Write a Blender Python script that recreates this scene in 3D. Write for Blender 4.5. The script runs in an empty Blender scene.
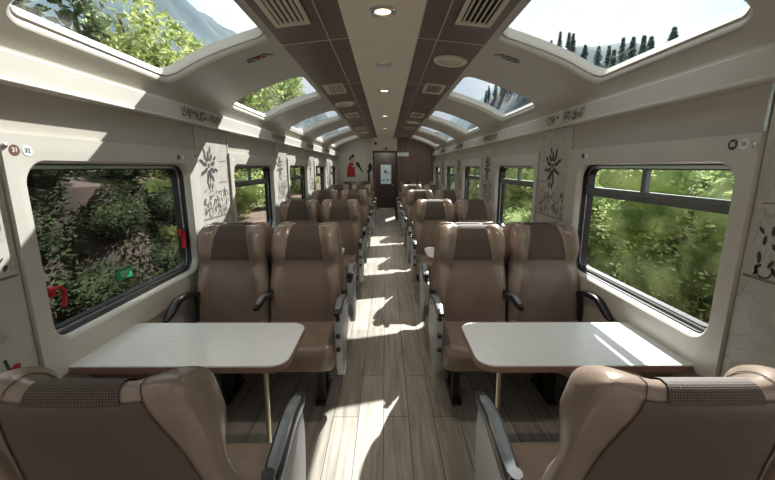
import bpy, bmesh, math, random
from mathutils import Vector, Matrix, noise
random.seed(7)
S = bpy.context.scene
COL = S.collection
PI = math.pi
BAY = 1.83
ORD = ['nearest', 'second', 'third', 'fourth', 'fifth', 'sixth', 'seventh']

# ------------------------------------------------------------------ materials
def lin(c):
    return tuple(((v/255)/12.92 if v/255 <= .04045 else ((v/255+.055)/1.055)**2.4) for v in c) + (1.0,)

def new_mat(name):
    m = bpy.data.materials.new(name); m.use_nodes = True
    nt = m.node_tree
    return m, nt, nt.nodes['Principled BSDF']

def mat(name, rgb, rough=.5, metal=0., var=.12, scale=6., bump=0., bscale=60., coat=0., spec=.5, stretch=(1,1,1)):
    """plain surface: base colour with a little noise wear, optional bump"""
    m, nt, p = new_mat(name)
    c = lin(rgb)
    tc = nt.nodes.new('ShaderNodeTexCoord'); mp = nt.nodes.new('ShaderNodeMapping')
    mp.inputs['Scale'].default_value = stretch
    nt.links.new(tc.outputs['Object'], mp.inputs['Vector'])
    n = nt.nodes.new('ShaderNodeTexNoise'); n.inputs['Scale'].default_value = scale; n.inputs['Detail'].default_value = 4
    nt.links.new(mp.outputs[0], n.inputs['Vector'])
    r = nt.nodes.new('ShaderNodeValToRGB')
    r.color_ramp.elements[0].position = .3; r.color_ramp.elements[1].position = .7
    r.color_ramp.elements[0].color = tuple(v*(1-var) for v in c[:3])+(1,)
    r.color_ramp.elements[1].color = tuple(min(1, v*(1+var)) for v in c[:3])+(1,)
    nt.links.new(n.outputs['Fac'], r.inputs['Fac']); nt.links.new(r.outputs['Color'], p.inputs['Base Color'])
    p.inputs['Roughness'].default_value = rough; p.inputs['Metallic'].default_value = metal
    p.inputs['Coat Weight'].default_value = coat; p.inputs['Specular IOR Level'].default_value = spec
    if bump:
        b = nt.nodes.new('ShaderNodeBump'); b.inputs['Strength'].default_value = bump; b.inputs['Distance'].default_value = .004
        n2 = nt.nodes.new('ShaderNodeTexNoise'); n2.inputs['Scale'].default_value = bscale; n2.inputs['Detail'].default_value = 3
        nt.links.new(mp.outputs[0], n2.inputs['Vector'])
        nt.links.new(n2.outputs['Fac'], b.inputs['Height']); nt.links.new(b.outputs[0], p.inputs['Normal'])
    return m

def mat_floor():
    m, nt, p = new_mat('plank_floor')
    tc = nt.nodes.new('ShaderNodeTexCoord')
    sx = nt.nodes.new('ShaderNodeSeparateXYZ'); cb = nt.nodes.new('ShaderNodeCombineXYZ')
    nt.links.new(tc.outputs['Object'], sx.inputs[0])
    nt.links.new(sx.outputs['Y'], cb.inputs['X']); nt.links.new(sx.outputs['X'], cb.inputs['Y'])
    br = nt.nodes.new('ShaderNodeTexBrick')
    br.offset = .37; br.inputs['Scale'].default_value = 1
    br.inputs['Brick Width'].default_value = 1.15; br.inputs['Row Height'].default_value = .145
    br.inputs['Mortar Size'].default_value = .0022; br.inputs['Bias'].default_value = 0
    br.inputs['Color1'].default_value = lin((170,164,154)); br.inputs['Color2'].default_value = lin((150,144,134))
    br.inputs['Mortar'].default_value = lin((70,64,57))
    nt.links.new(cb.outputs[0], br.inputs['Vector'])
    mp = nt.nodes.new('ShaderNodeMapping'); mp.inputs['Scale'].default_value = (1.5, 26, 1)
    nt.links.new(cb.outputs[0], mp.inputs['Vector'])
    n = nt.nodes.new('ShaderNodeTexNoise'); n.inputs['Scale'].default_value = 1.6; n.inputs['Detail'].default_value = 8; n.inputs['Distortion'].default_value = .6
    nt.links.new(mp.outputs[0], n.inputs['Vector'])
    r = nt.nodes.new('ShaderNodeValToRGB')
    r.color_ramp.elements[0].position = .32; r.color_ramp.elements[0].color = (.52,.5,.47,1)
    r.color_ramp.elements[1].position = .68; r.color_ramp.elements[1].color = (1.12,1.1,1.06,1)
    nt.links.new(n.outputs['Fac'], r.inputs['Fac'])
    mx = nt.nodes.new('ShaderNodeMix'); mx.data_type = 'RGBA'; mx.blend_type = 'MULTIPLY'; mx.inputs['Factor'].default_value = .8
    nt.links.new(br.outputs['Color'], mx.inputs['A']); nt.links.new(r.outputs['Color'], mx.inputs['B'])
    nt.links.new(mx.outputs['Result'], p.inputs['Base Color'])
    p.inputs['Roughness'].default_value = .42
    b = nt.nodes.new('ShaderNodeBump'); b.inputs['Strength'].default_value = .15; b.inputs['Distance'].default_value = .002
    nt.links.new(n.outputs['Fac'], b.inputs['Height']); nt.links.new(b.outputs[0], p.inputs['Normal'])
    return m

def mat_marble():
    m, nt, p = new_mat('printed_stone_panel')
    tc = nt.nodes.new('ShaderNodeTexCoord')
    n = nt.nodes.new('ShaderNodeTexNoise'); n.inputs['Scale'].default_value = 5; n.inputs['Detail'].default_value = 9; n.inputs['Distortion'].default_value = 1.5
    nt.links.new(tc.outputs['Object'], n.inputs['Vector'])
    r = nt.nodes.new('ShaderNodeValToRGB')
    e = r.color_ramp.elements
    e[0].position = .35; e[0].color = lin((176,174,165)); e[1].position = .62; e[1].color = lin((192,189,180))
    q = e.new(.485); q.color = lin((186,184,174)); q = e.new(.5); q.color = lin((160,156,146)); q = e.new(.515); q.color = lin((188,185,176))
    nt.links.new(n.outputs['Fac'], r.inputs['Fac']); nt.links.new(r.outputs[0], p.inputs['Base Color'])
    p.inputs['Roughness'].default_value = .45
    return m

def mat_mesh_cloth():
    m, nt, p = new_mat('dotted_headrest_cloth')
    tc = nt.nodes.new('ShaderNodeTexCoord')
    mp = nt.nodes.new('ShaderNodeMapping'); mp.inputs['Scale'].default_value = (1, 1, 1)
    nt.links.new(tc.outputs['UV'], mp.inputs['Vector'])
    w = nt.nodes.new('ShaderNodeTexWave'); w.wave_type = 'BANDS'; w.bands_direction = 'X'; w.inputs['Scale'].default_value = 4.6
    w2 = nt.nodes.new('ShaderNodeTexWave'); w2.wave_type = 'BANDS'; w2.bands_direction = 'Y'; w2.inputs['Scale'].default_value = 6.4
    nt.links.new(mp.outputs[0], w.inputs['Vector']); nt.links.new(mp.outputs[0], w2.inputs['Vector'])
    mu = nt.nodes.new('ShaderNodeMath'); mu.operation = 'MULTIPLY'
    nt.links.new(w.outputs['Fac'], mu.inputs[0]); nt.links.new(w2.outputs['Fac'], mu.inputs[1])
    r = nt.nodes.new('ShaderNodeValToRGB')
    r.color_ramp.elements[0].position = .12; r.color_ramp.elements[0].color = lin((56,43,36))
    r.color_ramp.elements[1].position = .5; r.color_ramp.elements[1].color = lin((106,91,79))
    nt.links.new(mu.outputs[0], r.inputs['Fac']); nt.links.new(r.outputs[0], p.inputs['Base Color'])
    p.inputs['Roughness'].default_value = .65
    b = nt.nodes.new('ShaderNodeBump'); b.inputs['Strength'].default_value = .4; b.inputs['Distance'].default_value = .002
    nt.links.new(mu.outputs[0], b.inputs['Height']); nt.links.new(b.outputs[0], p.inputs['Normal'])
    return m

def mat_wood(name, a, b_, scale=(22,1,1), rough=.35):
    m, nt, p = new_mat(name)
    tc = nt.nodes.new('ShaderNodeTexCoord'); mp = nt.nodes.new('ShaderNodeMapping'); mp.inputs['Scale'].default_value = scale
    nt.links.new(tc.outputs['Object'], mp.inputs['Vector'])
    n = nt.nodes.new('ShaderNodeTexNoise'); n.inputs['Scale'].default_value = 2; n.inputs['Detail'].default_value = 7; n.inputs['Distortion'].default_value = .5
    nt.links.new(mp.outputs[0], n.inputs['Vector'])
    r = nt.nodes.new('ShaderNodeValToRGB')
    r.color_ramp.elements[0].position = .3; r.color_ramp.elements[0].color = lin(a)
    r.color_ramp.elements[1].position = .7; r.color_ramp.elements[1].color = lin(b_)
    nt.links.new(n.outputs['Fac'], r.inputs['Fac']); nt.links.new(r.outputs[0], p.inputs['Base Color'])
    p.inputs['Roughness'].default_value = rough
    return m

def mat_glass(name='window_glass', tint=(.93,.96,.95), refl=1.0):
    m = bpy.data.materials.new(name); m.use_nodes = True; nt = m.node_tree; nt.nodes.clear()
    out = nt.nodes.new('ShaderNodeOutputMaterial'); mx = nt.nodes.new('ShaderNodeMixShader')
    tr = nt.nodes.new('ShaderNodeBsdfTransparent'); tr.inputs[0].default_value = tint+(1,)
    gl = nt.nodes.new('ShaderNodeBsdfGlossy'); gl.inputs['Roughness'].default_value = .02
    lw = nt.nodes.new('ShaderNodeLayerWeight'); lw.inputs['Blend'].default_value = .5
    pw_ = nt.nodes.new('ShaderNodeMath'); pw_.operation = 'POWER'; pw_.inputs[1].default_value = 4.5
    ml = nt.nodes.new('ShaderNodeMath'); ml.operation = 'MULTIPLY_ADD'; ml.inputs[1].default_value = .85*refl; ml.inputs[2].default_value = .05*refl
    nt.links.new(lw.outputs['Facing'], pw_.inputs[0]); nt.links.new(pw_.outputs[0], ml.inputs[0])
    nt.links.new(ml.outputs[0], mx.inputs[0]); nt.links.new(tr.outputs[0], mx.inputs[1]); nt.links.new(gl.outputs[0], mx.inputs[2])
    nt.links.new(mx.outputs[0], out.inputs[0])
    return m

def mat_leaf(name, dark, light, scale=3.):
    m = bpy.data.materials.new(name); m.use_nodes = True; nt = m.node_tree; nt.nodes.clear()
    out = nt.nodes.new('ShaderNodeOutputMaterial'); mx = nt.nodes.new('ShaderNodeMixShader'); mx.inputs[0].default_value = .45
    d = nt.nodes.new('ShaderNodeBsdfDiffuse'); t = nt.nodes.new('ShaderNodeBsdfTranslucent')
    tc = nt.nodes.new('ShaderNodeTexCoord')
    n = nt.nodes.new('ShaderNodeTexNoise'); n.inputs['Scale'].default_value = scale; n.inputs['Detail'].default_value = 5
    nt.links.new(tc.outputs['Object'], n.inputs['Vector'])
    r = nt.nodes.new('ShaderNodeValToRGB')
    r.color_ramp.elements[0].position = .36; r.color_ramp.elements[0].color = lin(dark)
    r.color_ramp.elements[1].position = .64; r.color_ramp.elements[1].color = lin(light)
    nt.links.new(n.outputs['Fac'], r.inputs['Fac'])
    nt.links.new(r.outputs[0], d.inputs[0]); nt.links.new(r.outputs[0], t.inputs[0])
    nt.links.new(d.outputs[0], mx.inputs[1]); nt.links.new(t.outputs[0], mx.inputs[2]); nt.links.new(mx.outputs[0], out.inputs[0])
    return m

def mat_emit(name, rgb, s):
    m, nt, p = new_mat(name)
    p.inputs['Base Color'].default_value = lin(rgb); p.inputs['Emission Color'].default_value = lin(rgb); p.inputs['Emission Strength'].default_value = s
    return m

M = {
 'cream': mat('cream_moulding', (200,196,186), .38, var=.04, scale=3),
 'vault': mat('cream_vault', (186,181,170), .34, var=.05, scale=3),
 'wall': mat('beige_wall', (184,178,167), .45, var=.05, scale=3),
 'strip': mat('ceiling_strip', (224,214,198), .4, var=.03),
 'marble': mat_marble(),
 'floor': mat_floor(),
 'brown': mat_wood('dark_ceiling_laminate', (84,68,59), (104,86,75), (1,1,1), .3),
 'seam': mat('seam_metal', (190,180,165), .35, var=.03),
 'leather': mat('brown_leather', (138,121,108), .24, var=.09, scale=9, bump=.12, bscale=180),
 'leather_mid': mat('brown_leather_centre', (122,105,94), .33, var=.08, scale=9, bump=.12, bscale=180),
 'leather_rear': mat('brown_leather_rear', (95,83,75), .4, var=.08, scale=7, bump=.12, bscale=180),
 'thread': mat('dark_thread', (84,69,59), .7),
 'cloth': mat_mesh_cloth(),
 'black': mat('black_plastic', (34,32,31), .28, var=.1),
 'black_metal': mat('black_metal', (36,32,30), .45, var=.1),
 'padtop': mat('armrest_top', (122,130,134), .25, var=.15, scale=14),
 'greypl': mat('grey_plastic', (168,170,170), .4, var=.06),
 'laminate': mat('white_laminate', (226,229,228), .22, var=.05, scale=16, stretch=(1,4,1)),
 'scuff': mat('pale_print', (176,184,186), .4, var=.2, scale=30),
 'edge': mat('brown_edge_band', (142,112,97), .4, var=.1),
 'brass': mat('brass_tube', (205,194,166), .3, metal=.7, var=.05),
 'apron': mat('brown_apron', (122,106,94), .5),
 'glass': mat_glass(),
 'gasket': mat('black_gasket', (26,26,25), .45),
 'alu': mat('window_aluminium', (112,117,115), .35, metal=.4, var=.06),
 'steel': mat('bright_steel', (196,204,206), .25, metal=.7, var=.05),
 'print': mat('dark_print', (62,60,54), .7, var=.15),
 'printlight': mat('grey_print', (122,117,106), .7, var=.2, scale=30),
 'red': mat('red_plastic', (190,24,38), .35, var=.05),
 'green': mat('green_sticker', (22,150,96), .45, var=.05),
 'pale': mat('white_print', (220,236,228), .5),
 'badge_brown': mat('brown_badge', (112,72,58), .5), 'badge_dark': mat('dark_badge', (74,60,50), .5), 'badge_white': mat('white_badge', (232,236,236), .5),
 'digit_grey': mat('grey_digit', (120,128,132), .5), 'digit_white': mat('white_digit', (240,236,228), .5),
 'ventdark': mat('vent_duct', (22,19,17), .8),
 'vent': mat('vent_cream', (206,196,180), .45, var=.04),
 'darkwood': mat_wood('dark_door_wood', (48,36,30), (62,47,39), (14,14,1), .4),
 'panelwood': mat_wood('brown_plank_panel', (104,84,76), (136,112,101), (9,1,.6), .5),
 'endcream': mat('end_wall_cream', (196,189,176), .5, var=.05),
 'vestib': mat('vestibule_wall', (92,84,76), .6),
 'frost': mat('frosted_pane', (190,214,226), .3, var=.15, scale=14),
 'lamp_on': mat_emit('warm_lamp', (255,222,184), 2.2), 'lamp_off': mat('lamp_glass', (170,174,174), .25),
 'skin': mat('mural_skin', (196,160,138), .7), 'mural_red': mat('mural_red', (170,42,46), .7), 'mural_black': mat('mural_black', (42,40,38), .7),
 'earth': mat('brown_earth', (104,84,70), .95, var=.4, scale=1.3, bump=.6, bscale=6),
 'earth_shaded': mat('shaded_earth', (54,41,33), .95, var=.5, scale=2.2, bump=.6, bscale=6),  # earth colour darkened to stand for the train's shade on the cutting
 'rock': mat('grey_rock', (122,112,108), .9, var=.35, scale=1.5, bump=.6, bscale=5),
 'gravel': mat('track_gravel', (120,112,104), .95, var=.4, scale=14),
 'bark': mat('bark', (92,76,62), .9, var=.3, scale=8),
 'leaf_bright': mat_leaf('leaf_bright', (112,130,78), (208,220,158), 2.8),
 'leaf_mid': mat_leaf('leaf_mid', (104,126,76), (204,218,156), 2.8),
 'leaf_dark': mat_leaf('leaf_dark', (44,54,38), (92,106,72), 2.2),
 'leaf_yellow': mat_leaf('leaf_yellow', (132,148,84), (208,214,152), 2.4),
 'leaf_conifer': mat_leaf('leaf_conifer', (84,106,106), (128,148,142), 1.5),
 'mountain_haze': mat('hazy_blue_forest', (104,134,144), .95, var=.45, scale=.12, bump=.5, bscale=.3, stretch=(1,1,.35)),  # blue distance haze is mixed into the forest colour
 'olive_shaded': mat_leaf('olive_shaded', (24,30,20), (84,94,68), 3.0),  # olive leaves, darkened in colour for the shade beside the train
 'mountain': mat('forested_mountain', (46,68,76), .95, var=.4, scale=.06, bump=.5, bscale=.2),  # bluish green base colour carries painted aerial haze
}

# ------------------------------------------------------------------ helpers
class MB:
    """collects shapes into one mesh"""
    def __init__(s): s.v = []; s.f = []; s.uv = None
    def add(s, vs, fs):
        o = len(s.v); s.v += [tuple(p) for p in vs]; s.f += [tuple(i+o for i in f) for f in fs]
    def box(s, x0, x1, y0, y1, z0, z1):
        s.add([(x,y,z) for x in (x0,x1) for y in (y0,y1) for z in (z0,z1)],
              [(0,1,3,2),(4,6,7,5),(0,4,5,1),(2,3,7,6),(0,2,6,4),(1,5,7,3)])
    def prism(s, poly, fn0, fn1):
        """poly of 2-D points; fn0 / fn1 map a 2-D point to the two end faces"""
        n = len(poly)
        s.add([fn0(*p) for p in poly]+[fn1(*p) for p in poly],
              [tuple(range(n-1,-1,-1)), tuple(range(n,2*n))]+[(i,(i+1)%n,n+(i+1)%n,n+i) for i in range(n)])
    def tube(s, pts, r, n=8, rs=None, sq=None):
        pts = [Vector(p) for p in pts]; rings = []
        for i, p in enumerate(pts):
            t = (pts[min(i+1,len(pts)-1)]-pts[max(i-1,0)]).normalized()
            up = Vector((0,0,1)) if abs(t.z) < .9 else Vector((0,1,0))
            a = t.cross(up).normalized(); b = a.cross(t).normalized()
            rr = rs[i] if rs else r
            ring = []
            for k in range(n):
                an = 2*PI*k/n; ca, sa = math.cos(an), math.sin(an)
                if sq: ring.append(p + a*(sq[0]*math.copysign(abs(ca)**.5,ca)*rr/r) + b*(sq[1]*math.copysign(abs(sa)**.5,sa)*rr/r))
                else: ring.append(p + a*(rr*ca) + b*(rr*sa))
            rings.append(ring)
        vs = [q for ring in rings for q in ring]; fs = []
        for i in range(len(pts)-1):
            for k in range(n):
                fs.append((i*n+k, i*n+(k+1)%n, (i+1)*n+(k+1)%n, (i+1)*n+k))
        fs.append(tuple(range(n-1,-1,-1))); fs.append(tuple((len(pts)-1)*n+k for k in range(n)))
        s.add(vs, fs)
    def grid(s, fn, nu, nv, wrapu=False):
        vs = [fn(i/(nu if wrapu else nu-1) if True else 0, j/(nv-1)) for j in range(nv) for i in range(nu)]
        fs = []
        for j in range(nv-1):
            for i in range(nu if wrapu else nu-1):
                i2 = (i+1) % nu
                fs.append((j*nu+i, j*nu+i2, (j+1)*nu+i2, (j+1)*nu+i))
        s.add(vs, fs)
    def lathe(s, prof, n=24, c=(0,0,0), axis='z', flip=1):
        vs = []
        for r, h in prof:
            for k in range(n):
                a = 2*PI*k/n
                if axis == 'z': vs.append((c[0]+r*math.cos(a), c[1]+r*math.sin(a), c[2]+h))
                elif axis == 'x': vs.append((c[0]+h, c[1]+r*math.cos(a), c[2]+r*math.sin(a)))
                else: vs.append((c[0]+r*math.cos(a), c[1]+h, c[2]+r*math.sin(a)))
        fs = []
        for j in range(len(prof)-1):
            for k in range(n): fs.append((j*n+k, j*n+(k+1)%n, (j+1)*n+(k+1)%n, (j+1)*n+k))
        fs.append(tuple(range(n-1,-1,-1))); fs.append(tuple((len(prof)-1)*n+k for k in range(n)))
        s.add(vs, fs)
    def xform(s, mtx, start=0):
        s.v = s.v[:start] + [tuple(mtx @ Vector(p)) for p in s.v[start:]]
    def build(s, name, m, parent=None, smooth=True, bevel=0, angle=40, loc=None, fix=True, uv=None):
        me = bpy.data.meshes.new(name); me.from_pydata(s.v, [], s.f); me.update()
        if uv is not None:
            l = me.uv_layers.new(name='UVMap')
            for lp in me.loops: l.data[lp.index].uv = uv[lp.vertex_index]
        if fix:
            bm = bmesh.new(); bm.from_mesh(me); bmesh.ops.remove_doubles(bm, verts=bm.verts, dist=1e-5)
            bmesh.ops.recalc_face_normals(bm, faces=bm.faces)
            if bevel:
                es = [e for e in bm.edges if len(e.link_faces)==2 and e.calc_face_angle(0) > .6]
                bmesh.ops.bevel(bm, geom=es, offset=bevel, segments=2, profile=.6, affect='EDGES')
            bm.to_mesh(me); bm.free()
        if smooth:
            for p in me.polygons: p.use_smooth = True
            me.set_sharp_from_angle(angle=math.radians(angle))
        if m: me.materials.append(m)
        o = bpy.data.objects.new(name, me); COL.objects.link(o)
        if parent: o.parent = parent
        if loc: o.location = loc
        return o

def tag(o, label=None, cat=None, group=None, kind=None):
    if label: o['label'] = label
    if cat: o['category'] = cat
    if group: o['group'] = group
    if kind: o['kind'] = kind
    return o

def empty(name, loc, label=None, cat=None, group=None, kind=None, rz=0):
    o = bpy.data.objects.new(name, None); COL.objects.link(o); o.location = loc; o.rotation_euler = (0,0,rz)
    o.empty_display_size = .1
    return tag(o, label, cat, group, kind)

def copy_tree(o, parent=None):
    c = o.copy(); COL.objects.link(c); c.parent = parent
    for ch in list(o.children): copy_tree(ch, c)
    return c

def smoothstep(a, b, x):
    t = max(0, min(1, (x-a)/(b-a))); return t*t*(3-2*t)

def lerp(a, b, t): return a+(b-a)*t

def interp(tab, x):
    if x <= tab[0][0]: return tab[0][1]
    for (x0,y0),(x1,y1) in zip(tab, tab[1:]):
        if x <= x1: return lerp(y0, y1, (x-x0)/(x1-x0))
    return tab[-1][1]

def rloop(a0, a1, b0, b1, r, nc=8, ne=10):
    """rounded rectangle loop, with the matching 'corner key' used to push it to an outer rectangle"""
    pts = []
    def edge(p, q):
        for i in range(ne): pts.append((lerp(p[0],q[0],i/ne), lerp(p[1],q[1],i/ne)))
    corners = [((a1-r,b0+r),-PI/2), ((a1-r,b1-r),0), ((a0+r,b1-r),PI/2), ((a0+r,b0+r),PI)]
    starts = [(a0+r,b0),(a1,b0+r),(a1-r,b1),(a0,b1-r)]; ends = [(a1-r,b0),(a1,b1-r),(a0+r,b1),(a0,b0+r)]
    for k in range(4):
        edge(starts[k], ends[k])
        (cx,cy), an = corners[k]
        for i in range(nc):
            t = an+PI/2*i/nc; pts.append((cx+r*math.cos(t), cy+r*math.sin(t)))
    return pts

def outer_of(hole, rect, r, nc=8, ne=10):
    """matching loop on the outer rectangle (sharp corners)"""
    a0,a1,b0,b1 = hole; A0,A1,B0,B1 = rect; pts = []
    side = [lambda p: (p[0],B0), lambda p: (A1,p[1]), lambda p: (p[0],B1), lambda p: (A0,p[1])]
    cor = [(A1,B0),(A1,B1),(A0,B1),(A0,B0)]
    starts = [(a0+r,b0),(a1,b0+r),(a1-r,b1),(a0,b1-r)]; ends = [(a1-r,b0),(a1,b1-r),(a0+r,b1),(a0,b0+r)]
    for k in range(4):
        s_, e_ = side[k](starts[k]), side[k](ends[k]); nx = side[(k+1)%4](starts[(k+1)%4])
        for i in range(ne): pts.append((lerp(s_[0],e_[0],i/ne), lerp(s_[1],e_[1],i/ne)))
        for i in range(nc):
            h = nc/2
            if i <= h: pts.append((lerp(e_[0],cor[k][0],i/h), lerp(e_[1],cor[k][1],i/h)))
            else: pts.append((lerp(cor[k][0],nx[0],(i-h)/h), lerp(cor[k][1],nx[1],(i-h)/h)))
    return pts

def ring_plate(mb, fn, hole, rect, r, lips, skirt=None, nr=5):
    """plate with a rounded hole. fn(a,b,depth)->xyz ; lips = [(inset into hole, depth)...]"""
    inner = rloop(*hole, r); outer = outer_of(hole, rect, r); N = len(inner)
    rings = []
    if skirt is not None: rings.append([(p[0],p[1],skirt[0]) for p in outer])
    d0 = lips[0][1]
    for k in range(nr):
        t = k/(nr-1)*.97
        rings.append([(lerp(o[0],i[0],t), lerp(o[1],i[1],t), lerp(skirt[1] if skirt else 0, d0, smoothstep(.75,1,k/(nr-1)))) for o,i in zip(outer,inner)])
    for ins, d in lips:
        h2 = (hole[0]+ins, hole[1]-ins, hole[2]+ins, hole[3]-ins)
        rings.append([(p[0],p[1],d) for p in rloop(*h2, max(.005, r-ins*.6))])
    vs = [fn(*p) for ring in rings for p in ring]; fs = []
    for j in range(len(rings)-1):
        for k in range(N): fs.append((j*N+k, j*N+(k+1)%N, (j+1)*N+(k+1)%N, (j+1)*N+k))
    mb.add(vs, fs)

def fill_loop(mb, fn, hole, r, depth, nr=5):
    """a pane filling a rounded hole, following the curve of fn"""
    lp = rloop(*hole, r); N = len(lp); ca, cb = (hole[0]+hole[1])/2, (hole[2]+hole[3])/2
    vs = []; fs = []
    for j in range(nr):
        t = j/nr
        vs += [fn(lerp(p[0],ca,t), lerp(p[1],cb,t), depth) for p in lp]
    vs.append(fn(ca, cb, depth))
    for j in range(nr-1):
        for k in range(N): fs.append((j*N+k, j*N+(k+1)%N, (j+1)*N+(k+1)%N, (j+1)*N+k))
    for k in range(N): fs.append(((nr-1)*N+k, (nr-1)*N+(k+1)%N, nr*N))
    mb.add(vs, fs)

def frame_loop(mb, fn, hole, r, w, d0, d1):
    """a bar running round the rounded hole: width w inwards, depth d0..d1"""
    h2 = (hole[0]+w, hole[1]-w, hole[2]+w, hole[3]-w)
    A = rloop(*hole, r); B = rloop(*h2, max(.005, r-w)); N = len(A)
    vs = [fn(p[0],p[1],d0) for p in A]+[fn(p[0],p[1],d0) for p in B]+[fn(p[0],p[1],d1) for p in B]+[fn(p[0],p[1],d1) for p in A]
    fs = []
    for j in range(4):
        for k in range(N): fs.append((j*N+k, j*N+(k+1)%N, ((j+1)%4)*N+(k+1)%N, ((j+1)%4)*N+k))
    mb.add(vs, fs)

# ------------------------------------------------------------------ setting
YB, YE = -2.6, 10.0
W = 1.30
WY0, WY1, WZ0, WZ1 = 1.335, 2.455, .725, 1.445        # side window opening of the first bay

mb = MB(); mb.box(-1.42, 1.42, YB, 12.6, -.08, 0)
tag(mb.build('floor', M['floor'], smooth=False), 'grey brown wood plank floor running down the aisle', 'floor', kind='structure')

def wallfn(sg): return lambda a, b, d: (sg*(W+d), a, b)

for sg, nm in ((-1,'left'),(1,'right')):
    mb = MB(); fn = wallfn(sg)
    for k in range(-2, 5):
        o = BAY*k
        r0 = (max(YB, 1.905-BAY/2+o), min(YE, 1.905+BAY/2+o), 0, 1.86)
        ring_plate(mb, fn, (WY0-.02+o, min(WY1+.02+o, YE-.15), WZ0-.02, WZ1+.02), r0, .1, [(0,0),(0,.10)])
    tag(mb.build('wall_'+nm, M['wall']), 'beige %s side wall of the railway carriage' % nm, 'wall', kind='structure')
    # long rail above the windows
    mb = MB()
    sec = [(W+.03,1.697),(W-.052,1.697),(W-.058,1.702),(W-.056,1.712),(W-.045,1.716),(W-.042,1.80),(W-.034,1.806),(W-.034,1.816),(W+.03,1.83)]
    mb.prism(sec, lambda x,z: (sg*x,YB,z), lambda x,z: (sg*x,YE,z))
    tag(mb.build('trim_%d' % (1 if sg<0 else 2), M['cream'], angle=25), 'long cream rail above the %s windows' % nm, 'rail', kind='structure')

# vault profile  (|x|, z)
PROF = [(1.30,1.815),(1.292,1.86),(1.262,1.905),(1.20,1.946),(1.08,2.006),(.95,2.056),(.80,2.106),(.70,2.134),(.62,2.152)]
SL = [0]
for (x0,z0),(x1,z1) in zip(PROF, PROF[1:]): SL.append(SL[-1]+math.hypot(x1-x0, z1-z0))
def prof_at(s):
    s = max(0, min(SL[-1], s))
    def raw(q):
        q = max(0, min(SL[-1], q))
        for i in range(len(SL)-1):
            if q <= SL[i+1]+1e-9:
                t = (q-SL[i])/(SL[i+1]-SL[i]); return lerp(PROF[i][0],PROF[i+1][0],t), lerp(PROF[i][1],PROF[i+1][1],t)
    e = .03
    a, b = raw(s-e), raw(s+e); c = raw(s)
    w = 1 if e < s < SL[-1]-e else 0
    x = (a[0]+b[0]+2*c[0])/4*w + c[0]*(1-w); z = (a[1]+b[1]+2*c[1])/4*w + c[1]*(1-w)
    tx, tz = b[0]-a[0], b[1]-a[1]; l = math.hypot(tx,tz)
    return x, z, -tz/l*-1, -tx/l        # outward normal (x,z)
def roof_fn(sg):
    def f(a, b, d):           # a = along the car, b = arc length, d = depth outwards
        x, z, nx, nz = prof_at(b)
        return (sg*(x+nx*d), a, z+nz*d)
    return f
def s_of_x(x):
    for i in range(len(PROF)-1):
        if PROF[i][0] >= x >= PROF[i+1][0]: return lerp(SL[i],SL[i+1],(PROF[i][0]-x)/(PROF[i][0]-PROF[i+1][0]))
RS0, RS1 = s_of_x(1.262), s_of_x(.66)
RY0, RY1 = 1.33, 2.34

ROOFR = .085
LIPS = [(-.02,.0),(0,.010),(.006,.024),(.008,.09)]
for sg, nm in ((-1,'left'),(1,'right')):
    mb = MB(); fn = roof_fn(sg)
    for k in range(-2, 5):
        o = BAY*k
        ring_plate(mb, fn, (RY0+o, RY1+o, RS0, RS1), (max(YB,1.76-BAY/2+o), 1.76+BAY/2+o if k<4 else YE, 0, SL[-1]), ROOFR, LIPS, nr=9)
    tag(mb.build('ceiling' if sg<0 else 'ceiling_right', M['vault'], angle=50), '%s half of the curved cream ceiling vault between the roof windows' % nm, 'ceiling', kind='structure')

def z_brown(x): return lerp(2.195, 2.152, (abs(x)-.19)/(.62-.19))
for sg, nm in ((-1,'left'),(1,'right')):
    mb = MB()
    mb.add([(sg*.19,YB,2.195),(sg*.63,YB,2.151),(sg*.63,YE,2.151),(sg*.19,YE,2.195),(sg*.19,YB,2.23),(sg*.63,YB,2.19),(sg*.63,YE,2.19),(sg*.19,YE,2.23)],
           [(0,1,2,3),(4,7,6,5),(0,4,5,1),(2,6,7,3),(1,5,6,2),(0,3,7,4)])
    bp = tag(mb.build('ceiling_panel_'+nm, M['brown'], smooth=False), 'dark brown laminate ceiling panels %s of the centre strip' % nm, 'ceiling', kind='structure')
    mb = MB()
    def bar(x0,x1,y0,y1):
        za, zb = z_brown(x0)-.003, z_brown(x1)-.003
        mb.add([(sg*x0,y0,za),(sg*x1,y0,zb),(sg*x1,y1,zb),(sg*x0,y1,za),(sg*x0,y0,za+.006),(sg*x1,y0,zb+.006),(sg*x1,y1,zb+.006),(sg*x0,y1,za+.006)],
               [(0,1,2,3),(4,7,6,5),(0,4,5,1),(2,6,7,3),(1,5,6,2),(0,3,7,4)])
    bar(.325,.331,YB,YE-.01)
    for y in (-1.2, 0, 1.21, 2.42, 3.62, 4.83, 6.04, 7.25, 8.46): bar(.196,.625,y,y+.007)
    mb.build('seam', M['seam'], bp, smooth=False)
mb = MB()
sec = [(-.205,2.21),(-.205,2.165),(-.195,2.15),(.195,2.15),(.205,2.165),(.205,2.21)]
mb.prism(sec, lambda x,z:(x,YB,z), lambda x,z:(x,YE,z))
tag(mb.build('ceiling_strip', M['strip'], smooth=False), 'pale centre strip of the ceiling carrying the downlights', 'ceiling', kind='structure')
mb = MB(); mb.box(-1.42,1.42,YB-.06,YB,-.08,2.3)
tag(mb.build('wall_back', M['endcream'], smooth=False), 'cream wall at the near end of the carriage', 'wall', kind='structure')

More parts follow.
